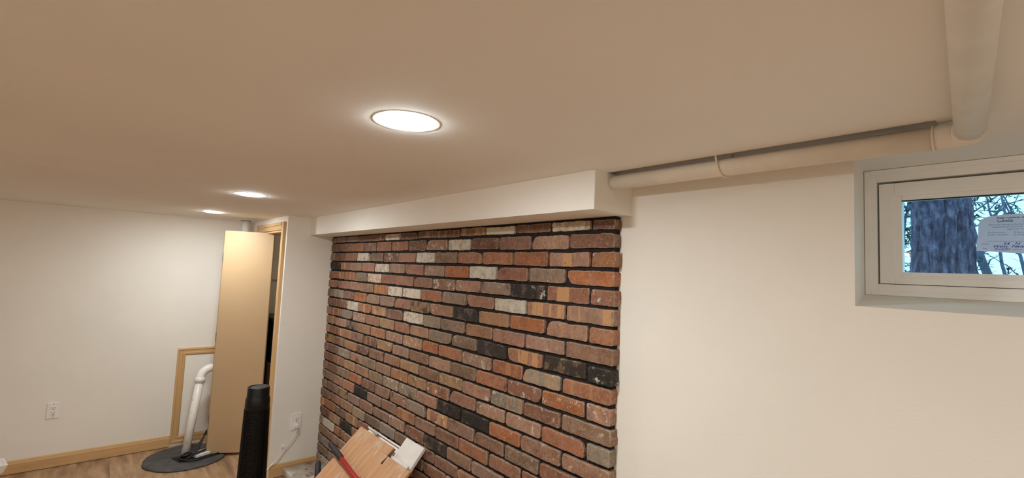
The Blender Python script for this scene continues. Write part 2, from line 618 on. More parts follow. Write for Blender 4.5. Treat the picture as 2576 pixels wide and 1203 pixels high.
def brick_mesh(w, h, seed, depth=.04):
    rnd = random.Random(seed)
    n_long, n_short = 16, 5
    rc = .004 + rnd.random() * .006
    pts = []
    hw, hh = w / 2, h / 2
    def arc(cx, cz, a0):
        for k in range(3):
            a = a0 + math.pi / 4 * k
            pts.append((cx + rc * math.cos(a), cz + rc * math.sin(a)))
    def seg(p, q, n):
        for k in range(1, n):
            pts.append((p[0] + (q[0] - p[0]) * k / n, p[1] + (q[1] - p[1]) * k / n))
    arc(hw - rc, hh - rc, 0)
    seg((hw - rc, hh), (-hw + rc, hh), n_long)
    arc(-hw + rc, hh - rc, math.pi / 2)
    seg((-hw, hh - rc), (-hw, -hh + rc), n_short)
    arc(-hw + rc, -hh + rc, math.pi)
    seg((-hw + rc, -hh), (hw - rc, -hh), n_long)
    arc(hw - rc, -hh + rc, 1.5 * math.pi)
    seg((hw, -hh + rc), (hw, hh - rc), n_short)
    out = []
    chip = rnd.random()
    for x, z in pts:
        nv = noise.noise_vector((x * 90 + seed * 3.1, z * 90, seed * 1.7))
        nb = noise.noise_vector((x * 14 + seed * 5.3, z * 14, seed * 2.9))
        q = [x + nv.x * .0024 + nb.x * .0024, z + nv.z * .0024 + nb.z * .0024]
        if chip < .22:                      # one knocked-off corner
            cxn, czn = (hw if seed % 2 else -hw), (hh if seed % 3 else -hh)
            d = math.hypot(x - cxn, z - czn)
            if d < .03:
                q[0] -= math.copysign((.03 - d) * .38, cxn)
                q[1] -= math.copysign((.03 - d) * .22, czn)
        out.append(q)
    bm = bmesh.new()
    tilt, tilt2 = rnd.uniform(-.02, .02), rnd.uniform(-.03, .03)
    rings = []
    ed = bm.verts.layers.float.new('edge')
    for inset, yy in ((0, depth), (0, .0030), (.0010, .0008), (.0038, 0)):
        ring = []
        for x, z in out:
            fx, fz = (hw - inset) / hw, (hh - inset) / hh
            vv = bm.verts.new((x * fx, yy + (x * tilt * .4 + z * tilt2 if yy < .02 else 0), z * fz))
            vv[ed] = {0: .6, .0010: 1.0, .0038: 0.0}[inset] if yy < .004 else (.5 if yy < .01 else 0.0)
            ring.append(vv)
        rings.append(ring)
    n = len(out)
    for a, b in zip(rings, rings[1:]):
        for k in range(n):
            bm.faces.new([a[k], a[(k + 1) % n], b[(k + 1) % n], b[k]])
    bm.faces.new(rings[-1])
    bmesh.ops.recalc_face_normals(bm, faces=bm.faces)
    return bm

def in_frame(x, z):
    p = Vector((x, YB, z - H))
    d = p.dot(fw)
    px, py = 1288 + 1171.9 * p.dot(rt) / d, 601.5 - 1171.9 * p.dot(up) / d
    return py < 1235

rest = bmesh.new()
seed = 0
for n in range(1, 26):
    words = C[n].split()
    js = J.get(n)
    if js is None:
        js = [x + random.uniform(-.006, .006) for x in (ODD if n % 2 else EVEN)]
    edges = [X1 - .004] + list(js) + [XB + .004]
    z0, z1 = row_bottom(n) + .0068, row_bottom(n) + CH - .0066
    if n == 1:
        z1 = ZS - .010
    for i in range(len(edges) - 1):
        seed += 1
        a = edges[i] + (.0068 + random.uniform(-.002, .002) if i else 0)
        b = edges[i + 1] - (.0068 + random.uniform(-.002, .002) if i < len(edges) - 2 else random.uniform(0, .006))
        wd = words[i] if i < len(words) else 'r'
        cols = [PAL[c] for c in wd if c in PAL]
        jt = random.uniform(-9, 9)
        col = [sum(c[k] for c in cols) / len(cols) + jt + random.uniform(-2, 2) for k in range(3)]
        col = [max(8, min(250, c)) for c in col]
        zz0, zz1 = z0 + random.uniform(-.002, .002), z1 + random.uniform(-.002, .002)
        cx, cz = (a + b) / 2, (zz0 + zz1) / 2
        yy = YB + random.uniform(-.002, .004)
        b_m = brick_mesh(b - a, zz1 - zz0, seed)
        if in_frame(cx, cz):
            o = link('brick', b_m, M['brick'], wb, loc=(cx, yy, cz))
            o.color = lin(*col)
            o['paint'] = .36 * ('*' in wd) + .5 * (wd.count('w') / max(1, len(cols))) + random.uniform(0, .12)
            o['stripe'] = .8 if '|' in wd else (0.35 if random.random() < .12 else 0.0)
            o['soot'] = .8 if 'k' in wd else (.46 if '#' in wd else random.uniform(.05, .3))
        else:
            tmp = bpy.data.meshes.new('tmp')
            bmesh.ops.translate(b_m, vec=(cx, yy, cz), verts=b_m.verts)
            b_m.to_mesh(tmp)
            b_m.free()
            rest.from_mesh(tmp)
            bpy.data.meshes.remove(tmp)
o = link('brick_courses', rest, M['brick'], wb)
o.color = lin(150, 104, 84)
o['kind'] = 'stuff'
o['paint'], o['stripe'], o['soot'] = .25, .1, .3

# hearth
bm = bmesh.new()
box(bm, -3.700, -1.05, 1.128, YB + .012, .0, Z(-1.496), bev=.012)
bmesh.ops.subdivide_edges(bm, edges=[e for e in bm.edges if e.calc_length() > .1], cuts=14, use_grid_fill=True)
for v in bm.verts:
    q = noise.noise_vector(v.co * 22)
    v.co += q * .004
    v.co.y = min(v.co.y, YB + .012)
    v.co.z = max(v.co.z, .0005)
    v.co.x = max(v.co.x, -3.701)
tag(link('hearth_slab', bm, M['stone'], smooth=True), 'low mortar smeared stone hearth slab at the foot of the brick wall', 'hearth')

# ------------------------------------------------------------------ closet door and casing
d1 = bpy.data.objects.new('door_1', None)
COL.objects.link(d1)
d1.location = (OX0, YC, 0)
struct(d1, 'narrow closet doorway with tan casing and folding panels')
def dpart(name, bm, mat):
    o = link(name, bm, mat)
    o.parent = d1
    o.matrix_parent_inverse = Matrix.Translation(-d1.location)
    return o
CW = .075
def casing_upright(x0, x1, z1):
    bm = bmesh.new()
    box(bm, x0, x1, YC - .012, YC, 0, z1)
    inner = x1 if x1 <= OX0 + .01 else x0
    s = -1 if inner == x1 else 1
    box(bm, min(inner + s * .012, inner + s * .03), max(inner + s * .012, inner + s * .03), YC - .015, YC - .012, 0, z1)
    box(bm, min(inner + s * .042, inner + s * CW), max(inner + s * .042, inner + s * CW), YC - .019, YC - .012, 0, z1)
    return bm
dpart('casing', casing_upright(OX0 - CW, OX0, OZ + .058), M['trim_z'])
dpart('casing', casing_upright(OX1, OX1 + CW, OZ + .058), M['trim_z'])
bm = bmesh.new()
box(bm, OX0, OX1, YC - .012, YC, OZ, OZ + .058)
box(bm, OX0, OX1, YC - .015, YC - .012, OZ + .012, OZ + .024)
box(bm, OX0, OX1, YC - .019, YC - .012, OZ + .034, OZ + .058)
dpart('casing_head', bm, M['trim_x'])
bm = bmesh.new()
box(bm, OX0, OX0 + .016, YC, YC + .1, 0, OZ - .016)
box(bm, OX1 - .016, OX1, YC, YC + .1, 0, OZ - .016)
box(bm, OX0, OX1, YC, YC + .1, OZ - .016, OZ)
dpart('jamb', bm, M['trim_z'])

def slab(p, q, th, z0, z1, name):
    """upright door slab between two floor points"""
    p, q = Vector((*p, 0)), Vector((*q, 0))
    d = (q - p).normalized()
    n = Vector((-d.y, d.x, 0)) * th
    bm = bmesh.new()
    hexa(bm, [(v.x, v.y, z0) for v in (p, q, q + n, p + n)] + [(v.x, v.y, z1) for v in (p, q, q + n, p + n)])
    bmesh.ops.bevel(bm, geom=list(bm.edges), offset=.0025, segments=2, affect='EDGES')
    return bm
PA, PB = (-4.408, .757), (-4.235, 1.083)
dpart('door_panel', slab(PA, PB, .03, .022, Z(.2405), 'p'), M['leaf'])
dpart('door_panel', slab((-4.447, .762), (-4.44, 1.085), .028, .022, Z(.2405), 'p'), M['leaf'])
for zz in (.25, .9, 1.55):
    bm = bmesh.new()
    tube(bm, [(-4.428, .757, zz), (-4.428, .757, zz + .07)], .003, 8)
    dpart('hinge', bm, M['steel'])

# closet contents
tag(link('storage_carton', bx(-4.79, -4.30, 1.16, 1.62, 0, Z(-.868), bev=.006), M['closetbox']),
    'grey brown carton standing inside the dark closet', 'box')
bm = bmesh.new()
prism(bm, [(-4.78, 1.17), (-4.40, 1.17), (-4.40, 1.58), (-4.78, 1.58)], Z(-.866), Z(-.51))
box(bm, -4.79, -4.39, 1.16, 1.59, Z(-.51), Z(-.482), bev=.004)
tag(link('storage_bin', bm, M['black']), 'black lidded bin on top of the carton in the closet', 'bin')
bm = bmesh.new()
box(bm, XL, XL + .02, 1.137, 1.75, Z(-.185), Z(-.165))
struct(link('trim_1', bm, M['trim']), 'shelf cleat along the closet wall')

# ------------------------------------------------------------------ access panel on the left wall
ap = thing('access_panel', 'cream wall access panel framed in tan moulding behind the drain pipe', 'access panel', (XL, .78, 0))
def appart(name, bm, mat):
    o = link(name, bm, mat, ap)
    o.matrix_parent_inverse = Matrix.Translation(-ap.location)
    return o
AY0, AY1, AZ0, AZ1 = .556, 1.016, .028, Z(-.757)
TW = .060
appart('panel', bx(XL, XL + .006, AY0 + TW - .004, AY1 - TW + .004, AZ0 + TW, AZ1 - TW), M['soffit'])
prof = [(0, 0), (0, .016), (.012, .018), (.016, .013), (.034, .012), (.038, .016), (.052, .014), (.058, .006), (TW, 0)]
def mitre(a, b, inw):
    """moulding from a to b (y,z) with mitred ends; inw = inward direction"""
    bm = bmesh.new()
    A, B = Vector(a), Vector(b)
    d = (B - A).normalized()
    i = Vector(inw)
    ra = [bm.verts.new((XL + t, *(A + i * q + d * q))) for q, t in prof]
    rb = [bm.verts.new((XL + t, *(B + i * q - d * q))) for q, t in prof]
    n = len(prof)
    bm.faces.new(ra)
    bm.faces.new(rb[::-1])
    for k in range(n):
        bm.faces.new([ra[k], rb[k], rb[(k + 1) % n], ra[(k + 1) % n]])
    return bm
appart('stile', mitre((AY0, AZ0), (AY0, AZ1), (1, 0)), M['trim_z'])
appart('stile', mitre((AY1, AZ0), (AY1, AZ1), (-1, 0)), M['trim_z'])
appart('rail', mitre((AY0, AZ1), (AY1, AZ1), (0, -1)), M['trim'])
appart('rail', mitre((AY0, AZ0), (AY1, AZ0), (0, 1)), M['trim'])

# ------------------------------------------------------------------ outlets
def outlet(y, z, x, w, h, label, style):
    o = thing('wall_outlet', label, 'outlet', (x, y, z))
    link('cover_plate', bx(0, .006, -w / 2, w / 2, -h / 2, h / 2, bev=.0025), M['white'], o)
    if style == 'block':
        rec = link('receptacle', bx(.004, .0085, -.0165, .0165, -.033, .033, bev=.001), M['white'], o)
    for s in (-1, 1):
        if style == 'duplex':
            bm = bmesh.new()
            lathe(bm, [(.0165, 0), (.0165, .004), (.015, .005)], 20)
            bmesh.ops.rotate(bm, cent=(0, 0, 0), matrix=Matrix.Rotation(R(90), 3, 'Y'), verts=bm.verts)
            bmesh.ops.translate(bm, vec=(.004, 0, s * .0195), verts=bm.verts)
            rec = link('receptacle', bm, M['white'], o)
        bm = bmesh.new()
        cz = s * (.0195 if style == 'duplex' else .017)
        box(bm, .0085, .0095, -.0075, -.0055, cz - .001, cz + .007)
        box(bm, .0085, .0095, .0055, .0075, cz - .001, cz + .007)
        tube(bm, [(.0085, 0, cz - .008), (.0095, 0, cz - .008)], .003, 10)
        link('slot', bm, M['slot'], rec)
    bm = bmesh.new()
    bm.free()
    for zz in ((-.046, .046) if style == 'block' else (0,)):
        bm = bmesh.new()
        tube(bm, [(.006, 0, zz), (.007, 0, zz)], .003, 10)
        link('screw', bm, M['steel'], o)
    return o
outlet(-.160, Z(-1.151), XL, .070, .112, 'white block outlet low on the long cream left wall', 'block')
outlet(1.201, Z(-1.182), X1, .073, .122, 'white duplex outlet beside the brick with a plug in its lower socket', 'duplex')

pc = thing('power_cord', 'thin white cord plugged into the outlet beside the brick', 'cord', (X1, 1.201, Z(-1.20)))
def cpart(name, bm, mat, **k):
    o = link(name, bm, mat, pc, **k)
    o.matrix_parent_inverse = Matrix.Translation(-pc.location)
    return o
bm = bmesh.new()
box(bm, X1 + .0095, X1 + .045, 1.19, 1.212, Z(-1.222), Z(-1.194), bev=.006)
cpart('plug', bm, M['white'], smooth=True)
bm = bmesh.new()
cp = [(X1 + .03, 1.201, Z(-1.218)), (X1 + .032, 1.196, Z(-1.245)), (X1 + .028, 1.18, Z(-1.285)), (X1 + .022, 1.158, Z(-1.325)),
      (X1 + .018, 1.132, Z(-1.362)), (X1 + .016, 1.105, Z(-1.402)), (X1 + .018, 1.075, Z(-1.438)), (X1 + .022, 1.035, Z(-1.466)),
      (X1 + .05, .98, Z(-1.50)), (X1 + .10, .93, Z(-1.545)), (X1 + .2, .88, Z(-1.556)), (X1 + .45, .82, Z(-1.556))]
tube(bm, cp, .0034, 8)
cpart('cord', bm, M['white'], smooth=True)
bm = bmesh.new()
box(bm, X1, X1 + .018, 1.110, 1.134, Z(-1.352), Z(-1.338), bev=.002)
cpart('cable_clip', bm, M['white'])

# ------------------------------------------------------------------ sump lid, pipe, cables
sl = thing('sump_lid', 'round charcoal sump lid on the plank floor with a square cut-out', 'sump lid', (-4.468, .635, 0))
bm = bmesh.new()
lathe(bm, [(.272, .001), (.276, .004), (.274, .012), (.25, .015), (.1, .016), (.03, .016)], 48)
for v in bm.verts:
    q = noise.noise_vector(v.co * 14)
    v.co.z += q.z * .003 * (v.co.z > .01)
    v.co.x += q.x * .006
    v.co.y += q.y * .006
    v.co.z = max(v.co.z, .001)
link('lid', bm, M['sump'], sl, smooth=True)
bm = bmesh.new()
hexa(bm, [(.0, -.10, .012), (.13, -.06, .012), (.10, .12, .012), (-.03, .07, .012), (.0, -.10, .0195), (.13, -.06, .0195), (.10, .12, .0195), (-.03, .07, .0195)])
link('opening', bm, M['hole'], sl)

dp = thing('drain_pipe', 'white plastic drain pipe rising from the sump lid to an elbow', 'pipe', (-4.482, .628, .02))
def dpp(name, bm, mat, sm=True):
    o = link(name, bm, mat, dp, smooth=sm)
    o.matrix_parent_inverse = Matrix.Translation(-dp.location)
    return o
p0, p1 = Vector((-4.482, .628, .022)), Vector((-4.60, .703, Z(-.985)))
bm = bmesh.new()
tube(bm, [p0, p0.lerp(p1, .5), p1], .0295, 24)
dpp('upright', bm, M['pvc'])
bm = bmesh.new()
tube(bm, [p1 - (p1 - p0).normalized() * .03, p1 + (p1 - p0).normalized() * .012], [.036, .036], 24)
dp_d = (p1 - p0).normalized()
pts = [p1 + dp_d * .01]
c = p1 + dp_d * .015
for k in range(7):
    a = R(90 * k / 6)
    pts.append(c + dp_d * (.065 * math.sin(a)) + Vector((-.01, .065, .0)) * (1 - math.cos(a)))
pts.append(pts[-1] + Vector((-.004, .04, 0)))
tube(bm, pts, .033, 24)
dpp('elbow', bm, M['white'])
e = pts[-1]
bm = bmesh.new()
tube(bm, [e - Vector((0, .01, 0)), Vector((e.x - .02, YC, e.z))], .0295, 24)
dpp('branch', bm, M['pvc'])

def cable(name, label, pts, rad, group='cables coiled over the sump lid'):
    bm = bmesh.new()
    out = []
    P = [Vector(p) for p in pts]
    for i in range(len(P) - 1):
        a = P[max(0, i - 1)]
        b, c_, d = P[i], P[i + 1], P[min(len(P) - 1, i + 2)]
        for k in range(6):
            t = k / 6
            out.append(.5 * ((2 * b) + (c_ - a) * t + (2 * a - 5 * b + 4 * c_ - d) * t * t + (3 * b - a - 3 * c_ + d) * t ** 3))
    out.append(P[-1])
    tube(bm, out, rad, 8)
    return tag(link(name, bm, M['cable'], smooth=True), label, 'cable', group)
cable('pump_cable', 'black cable looping up from the sump to behind the door',
      [(-4.44, .60, .022), (-4.40, .63, .035), (-4.40, .69, .06), (-4.42, .72, .11), (-4.50, .76, .17), (-4.60, .84, .20), (-4.66, .93, .20)], .006)
cable('pump_cable', 'thin black cable slanting up beside the white drain pipe',
      [(-4.42, .61, .022), (-4.43, .67, .05), (-4.49, .73, .11), (-4.58, .80, .16), (-4.66, .87, .17)], .005)
cable('pump_cable', 'black cable curling over the white carton on the sump lid',
      [(-4.36, .60, .024), (-4.33, .62, .04), (-4.36, .68, .055), (-4.42, .74, .052), (-4.44, .80, .05), (-4.42, .87, .03)], .006)
cable('pump_cable', 'black cable lying along the front rim of the sump lid',
      [(-4.40, .58, .024), (-4.33, .61, .030), (-4.31, .68, .026), (-4.34, .76, .026), (-4.37, .84, .026), (-4.42, .90, .022)], .0065)
cable('pump_cable', 'black cable coiled at the foot of the drain pipe',
      [(-4.43, .63, .03), (-4.40, .60, .05), (-4.36, .61, .055), (-4.38, .65, .06), (-4.42, .64, .055), (-4.43, .60, .04), (-4.38, .58, .03)], .006)
pk = thing('flat_packet', 'small white printed packet lying on the sump lid', 'packet', (-4.425, .735, .0205), R(20))
link('packet_body', bx(-.045, .045, -.07, .07, 0, .022, bev=.004), M['white'], pk)
link('printed_stripe', bx(-.028, -.012, -.055, .055, .0222, .0227), M['red_ink'], pk)
link('printed_stripe', bx(.004, .026, -.055, .055, .0222, .0227), M['ink'], pk)

# stub of a white pipe from the ceiling by the closet
sp = thing('ceiling_pipe_stub', 'short white pipe dropping from the ceiling behind the closet door top', 'pipe', (-4.62, .942, ZC))
bm = bmesh.new()
tube(bm, [(0, 0, -.32), (0, 0, 0)], .03, 20)
link('pipe', bm, M['pvc'], sp, smooth=True)
bm = bmesh.new()
tube(bm, [(0, 0, -.006), (0, 0, 0)], .042, 20)
link('collar', bm, M['steel'], sp, smooth=True)

# ------------------------------------------------------------------ recessed lamps
def lamp(x, y, label, group='recessed ceiling lamps'):
    o = thing('recessed_lamp', label, 'ceiling lamp', (x, y, ZC), group=group)
    bm = bmesh.new()
    seg = 48
    prof = [(.0600, -.0006), (.0660, -.0007), (.0795, -.0006), (.0806, 0)]
    rings = [[bm.verts.new((r_ * math.cos(2 * math.pi * k / seg), r_ * math.sin(2 * math.pi * k / seg), z)) for k in range(seg)] for r_, z in prof]
    for a, b in zip(rings, rings[1:]):
        for k in range(seg):
            bm.faces.new([a[k], a[(k + 1) % seg], b[(k + 1) % seg], b[k]])
    link('trim_ring', bm, M['white'], o)
    bm = bmesh.new()
    lathe(bm, [(.030, -.0060), (.046, -.0052), (.055, -.0036), (.0590, -.0018), (.0600, -.0002)], 48)
    link('lens', bm, M['lamp'], o)
lamp(-1.005, .53, 'bright recessed lamp nearest the viewer, above the brick soffit')
lamp(-2.77, .575, 'recessed lamp second from the viewer, between the nearest and the closet one')
lamp(-4.06, .61, 'recessed lamp farthest from the viewer, in front of the closet')
for x, y, lb in ((.85, .5, 'added recessed lamp right of the drain pipe, out of view by the window'),
                 (-.9, -1.3, 'added unseen recessed lamp behind the viewer, in line with the nearest lamp'),
                 (.85, -1.3, 'added unseen recessed lamp behind the viewer, right of the drain pipe'),
                 (-.9, -2.5, 'added unseen recessed lamp by the rear wall, left of the drain pipe'),
                 (.85, -2.5, 'added unseen recessed lamp by the rear wall, right of the drain pipe')):
    lamp(x, y, lb)  # lamps out of view, added to brighten the room

# ------------------------------------------------------------------ pipe along the window wall
wp = thing('drain_line', 'cream painted pipe hung under the ceiling, turning at an elbow by the window', 'pipe', (-.5, 1.297, Z(.321)))
def wpp(name, bm, mat=None, sm=True):
    o = link(name, bm, mat or M['pipe'], wp, smooth=sm)
    o.matrix_parent_inverse = Matrix.Translation(-wp.location)
    return o
zp, yp, rp = Z(.3205), 1.297, .0245
bm = bmesh.new()
tube(bm, [(XS - .01, yp, zp), (-.60, yp, zp), (-.13, yp, zp)], rp, 32)
wpp('wall_run', bm)
bm = bmesh.new()
ex = -.086
pts = [(-.140, yp, zp), (-.118, yp, zp)]
for k in range(7):
    a = R(90 * k / 6)
    pts.append((ex - .026 + .026 * math.sin(a), yp - .026 * (1 - math.cos(a)), zp))
pts.append((ex + .003, yp - .045, zp))
tube(bm, pts, [.0264] * len(pts), 32)
wpp('elbow', bm)
bm = bmesh.new()
tube(bm, [(ex + .002, yp - .03, zp), (ex + .076 * 1.27, .03, zp), (ex + .076 * 4.3, YR, zp)], .0235, 32)
wpp('room_run', bm)
bm = bmesh.new()
tube(bm, [(-.1425, yp, zp), (-.138, yp, zp)], .0272, 32)
wpp('coupling_band', bm)
bm = bmesh.new()
ring = []
for k in range(13):
    a = R(200 - 220 * k / 12 - 0)
    ring.append((-.588 + .020 * k / 12, yp + (rp + .003) * math.cos(R(180 + 180 * k / 12)), zp + (rp + .003) * math.sin(R(180 + 180 * k / 12))))
ring = [(-.596, yp - rp - .003, ZC + .01)] + ring + [(-.570, yp + rp + .003, ZC + .01)]
tube(bm, ring, .0028, 8)
wpp('hanger_strap', bm)

# ------------------------------------------------------------------ window
wn = bpy.data.objects.new('window_1', None)
COL.objects.link(wn)
wn.location = ((XF0 + XF1) / 2, YF, zs1)
struct(wn, 'white vinyl basement window')
def wnp(name, bm, mat, parent=None, **k):
    o = link(name, bm, mat, **k)
    if parent is None:
        o.parent = wn
        o.matrix_parent_inverse = Matrix.Translation(-wn.location)
    else:
        o.parent = parent
    return o
def frame(bm, x0, x1, z0, z1, l, b, t, y0, y1, bev=.002):
    box(bm, x0, x0 + l, y0, y1, z0, z1, bev=bev)
    box(bm, x1 - l, x1, y0, y1, z0, z1, bev=bev)
    box(bm, x0 + l, x1 - l, y0, y1, z0, z0 + b, bev=bev)
    box(bm, x0 + l, x1 - l, y0, y1, z1 - t, z1, bev=bev)
bm = bmesh.new()
GX0 = -.316
frame(bm, XF0, XF1, zs1, ZC, GX0 - XF0, Z(.0135) - zs1, ZC - Z(.3155), YF, YF + .07)
frame(bm, XF0 + .002, XF1 - .002, zs1, ZC - .001, .014, .014, .014, YF - .007, YF + .01)
wnp('window_frame', bm, M['vinyl'])
sx0, sx1, sz0, sz1 = GX0 + .0045, XF1 - (GX0 - XF0) - .0045, Z(.015), Z(.3155) - .006
bm = bmesh.new()
frame(bm, sx0, sx1, sz0, sz1, .036, .020, .030, YF + .004, YF + .05)
frame(bm, sx0 + .034, sx1 - .034, sz0 + .018, sz1 - .028, .008, .006, .010, YF + .007, YF + .05, .001)
frame(bm, sx0 + .0405, sx1 - .0405, sz0 + .0235, sz1 - .0375, .0105, .011, .014, YF + .010, YF + .05)
sash = wnp('sash', bm, M['vinyl'])
gx0, gx1, gz0, gz1 = sx0 + .050, sx1 - .054, sz0 + .033, sz1 - .050
bm = bmesh.new()
frame(bm, gx0 - .002, gx1 + .002, gz0 - .002, gz1 + .002, .002, .002, .0045, YF + .012, YF + .03, 0)
wnp('gasket', bm, M['gasket'], sash)
wnp('gap_backing', (lambda b: (frame(b, XF0 + .02, XF1 - .02, zs1 + .02, ZC - .02, .03, .025, .035, YF + .052, YF + .066, 0), b)[1])(bmesh.new()), M['gasket'])  # black backing, stands in for the shade deep in the sash gap
wnp('pane', bx(gx0 - .004, gx1 + .004, YF + .019, YF + .023, gz0 - .004, gz1 + .004), M['glass'], sash)

# inspection sticker on the pane
ys = YF + .0185
st = thing('inspection_sticker', 'pale paper inspection sticker with blue handwriting on the window pane', 'sticker', (-.02, ys, Z(.155)))
SX0, SX1, SZ0, SZ1 = -.109, .075, Z(.100), Z(.2045)
bm = bmesh.new()
poly = [(SX0, SZ0 + .011), (SX0 + .001, SZ0 + .035), (SX0 + .004, SZ0 + .052), (SX0 + .005, SZ0 + .082), (SX0 + .011, SZ0 + .094), (SX0 + .022, SZ0 + .1005),
        (SX0 + .05, SZ1), (SX1, SZ1), (SX1, SZ0), (SX0 + .09, SZ0 + .003)]
fr = [bm.verts.new((x, ys, z)) for x, z in poly]
bk = [bm.verts.new((x, ys + .0004, z)) for x, z in poly]
bm.faces.new(fr)
bm.faces.new(bk[::-1])
for i in range(len(poly)):
    j = (i + 1) % len(poly)
    bm.faces.new([fr[i], bk[i], bk[j], fr[j]])
def stp(name, o_or_bm, mat=None):
    o = link(name, o_or_bm, mat) if mat else o_or_bm
    o.parent = st
    o.matrix_parent_inverse = Matrix.Translation(-st.location)
    return o
stp('paper', bm, M['paper'])
def text(s, x, z, size, mat, shear=0, sx=1.0, off=0.0, rot=0.0):
    cu = bpy.data.curves.new('print', 'FONT')
    cu.body = s
    cu.size = size
    cu.shear = shear
    cu.offset = off
    cu.extrude = .00008
    t = bpy.data.objects.new('print', cu)
    COL.objects.link(t)
    bpy.context.view_layer.update()
    dg = bpy.context.evaluated_depsgraph_get()
    me = bpy.data.meshes.new_from_object(t.evaluated_get(dg))
    bpy.data.objects.remove(t)
    me.materials.clear()
    me.materials.append(mat)
    me.transform(Matrix.Translation((x, ys - .0003, z)) @ Matrix.Rotation(rot, 4, 'Y') @ Matrix.Rotation(R(90), 4, 'X') @ Matrix.Diagonal((sx, 1, 1, 1)))
    o = bpy.data.objects.new('print', me)
    COL.objects.link(o)
    return stp('print', o)
def stroke(pts, wd, mat):
    bm = bmesh.new()
    tube(bm, [(x, ys - .0003, z) for x, z in pts], wd, 6)
    for v in bm.verts:
        v.co.y = ys - .0002 - (v.co.y < ys - .0003) * .0002
    return stp('print', bm, mat)
zt = SZ1
text('Inspections on Time', SX0 + .039, zt - .0105, .0072, M['ink'], .1, 1.25, .0002)
text('PASS', SX0 + .049, zt - .0195, .0076, M['green_ink'], 0, 1.2, .0002)
text('FAIL', SX0 + .094, zt - .0200, .0070, M['red_ink'], 0, 1.2, .0002)
def cbox(x, z, s, mat):
    stroke([(x, z), (x + s, z), (x + s, z + s), (x, z + s), (x, z)], .0003, mat)
cbox(SX0 + .041, zt - .0193, .0055, M['ink'])
cbox(SX0 + .085, zt - .0198, .0050, M['red_ink'])
stroke([(SX0 + .039, zt - .0145), (SX0 + .043, zt - .019), (SX0 + .050, zt - .0175)], .0007, M['pen'])
text('Electrical wiring in the building has', SX0 + .024, zt - .0275, .0050, M['ink'], 0, 1.18)
text('inspected and found to comply with', SX0 + .030, zt - .0335, .0050, M['ink'], 0, 1.18)
text('electrical code', SX0 + .057, zt - .0395, .0050, M['ink'], 0, 1.18)
for i, (s1, s2) in enumerate((('Generators', 'Service'), ('Air Condition', 'Rough'))):
    zz = zt - .0475 - i * .0062
    cbox(SX0 + .023, zz, .0032, M['ink'])
    text(s1, SX0 + .028, zz, .0048, M['ink'], 0, 1.15)
    cbox(SX0 + .069, zz - .0005, .0032, M['ink'])
    text(s2, SX0 + .074, zz - .0005, .0048, M['ink'], 0, 1.15)
stroke([(SX0 + .102, zt - .033), (SX0 + .108, zt - .046), (SX0 + .105, zt - .0475), (SX0 + .112, zt - .0445)], .0006, M['pen'])
cbox(SX0 + .108, zt - .0545, .0032, M['ink'])
stroke([(SX0 + .021, zt - .0685), (SX1, zt - .073)], .0003, M['ink'])
text('Address', SX0 + .010, zt - .077, .0042, M['ink'])
text('Date', SX0 + .012, zt - .089, .0042, M['ink'])
text('Inspector', SX0 + .066, zt - .092, .0042, M['ink'])
text('S4   N   Gree', SX0 + .049, zt - .0785, .0090, M['pen'], .3, 1.25, .00005)
text('West  Nyack', SX0 + .030, zt - .0855, .0092, M['pen'], .3, 1.3, .00005)
text('7/12/21', SX0 + .032, zt - .0925, .0072, M['pen'], .35, 1.3, .00005)

# ------------------------------------------------------------------ outdoors
struct(link('ground', bx(-14, 14, 1.83, 22, Z(-.40), Z(-.30)), M['soil']), 'ground outside the basement window')
tr = thing('tree', 'thick grey trunk standing just outside the window', 'tree', (-.405, 4.0, Z(-.3)))
bm = bmesh.new()
seg, nz = 140, 220
rings = []
for j in range(nz):
    z = -.05 + 3.2 * (j / (nz - 1)) ** 1.3
    base = .152 - .016 * min(1, z / 1.0) + .10 * math.exp(-max(0, z) / .16) - .012 * max(0, z - 1)
    ring_ = []
    for i in range(seg):
        a = 2 * math.pi * i / seg
        u = Vector((math.cos(a), math.sin(a), 0))
        q = Vector((u.x * 3.6, u.y * 3.6, z * 2.6))
        wv = noise.noise_vector(q * .8) * .7
        rg = 1 - abs(noise.noise(Vector((u.x * 8.5, u.y * 8.5, z * 4.2)) + wv)) * 2.4
        r2 = noise.noise(Vector((u.x * 13, u.y * 13, z * 14)))
        ring_.append(bm.verts.new((u.x * (base - .012 + .020 * rg + .006 * r2), u.y * (base - .012 + .020 * rg + .006 * r2), z)))
    rings.append(ring_)
for a, b in zip(rings, rings[1:]):
    for k in range(seg):
        bm.faces.new([a[k], a[(k + 1) % seg], b[(k + 1) % seg], b[k]])
bm.faces.new(rings[-1])
link('trunk', bm, M['bark'], tr, smooth=True)

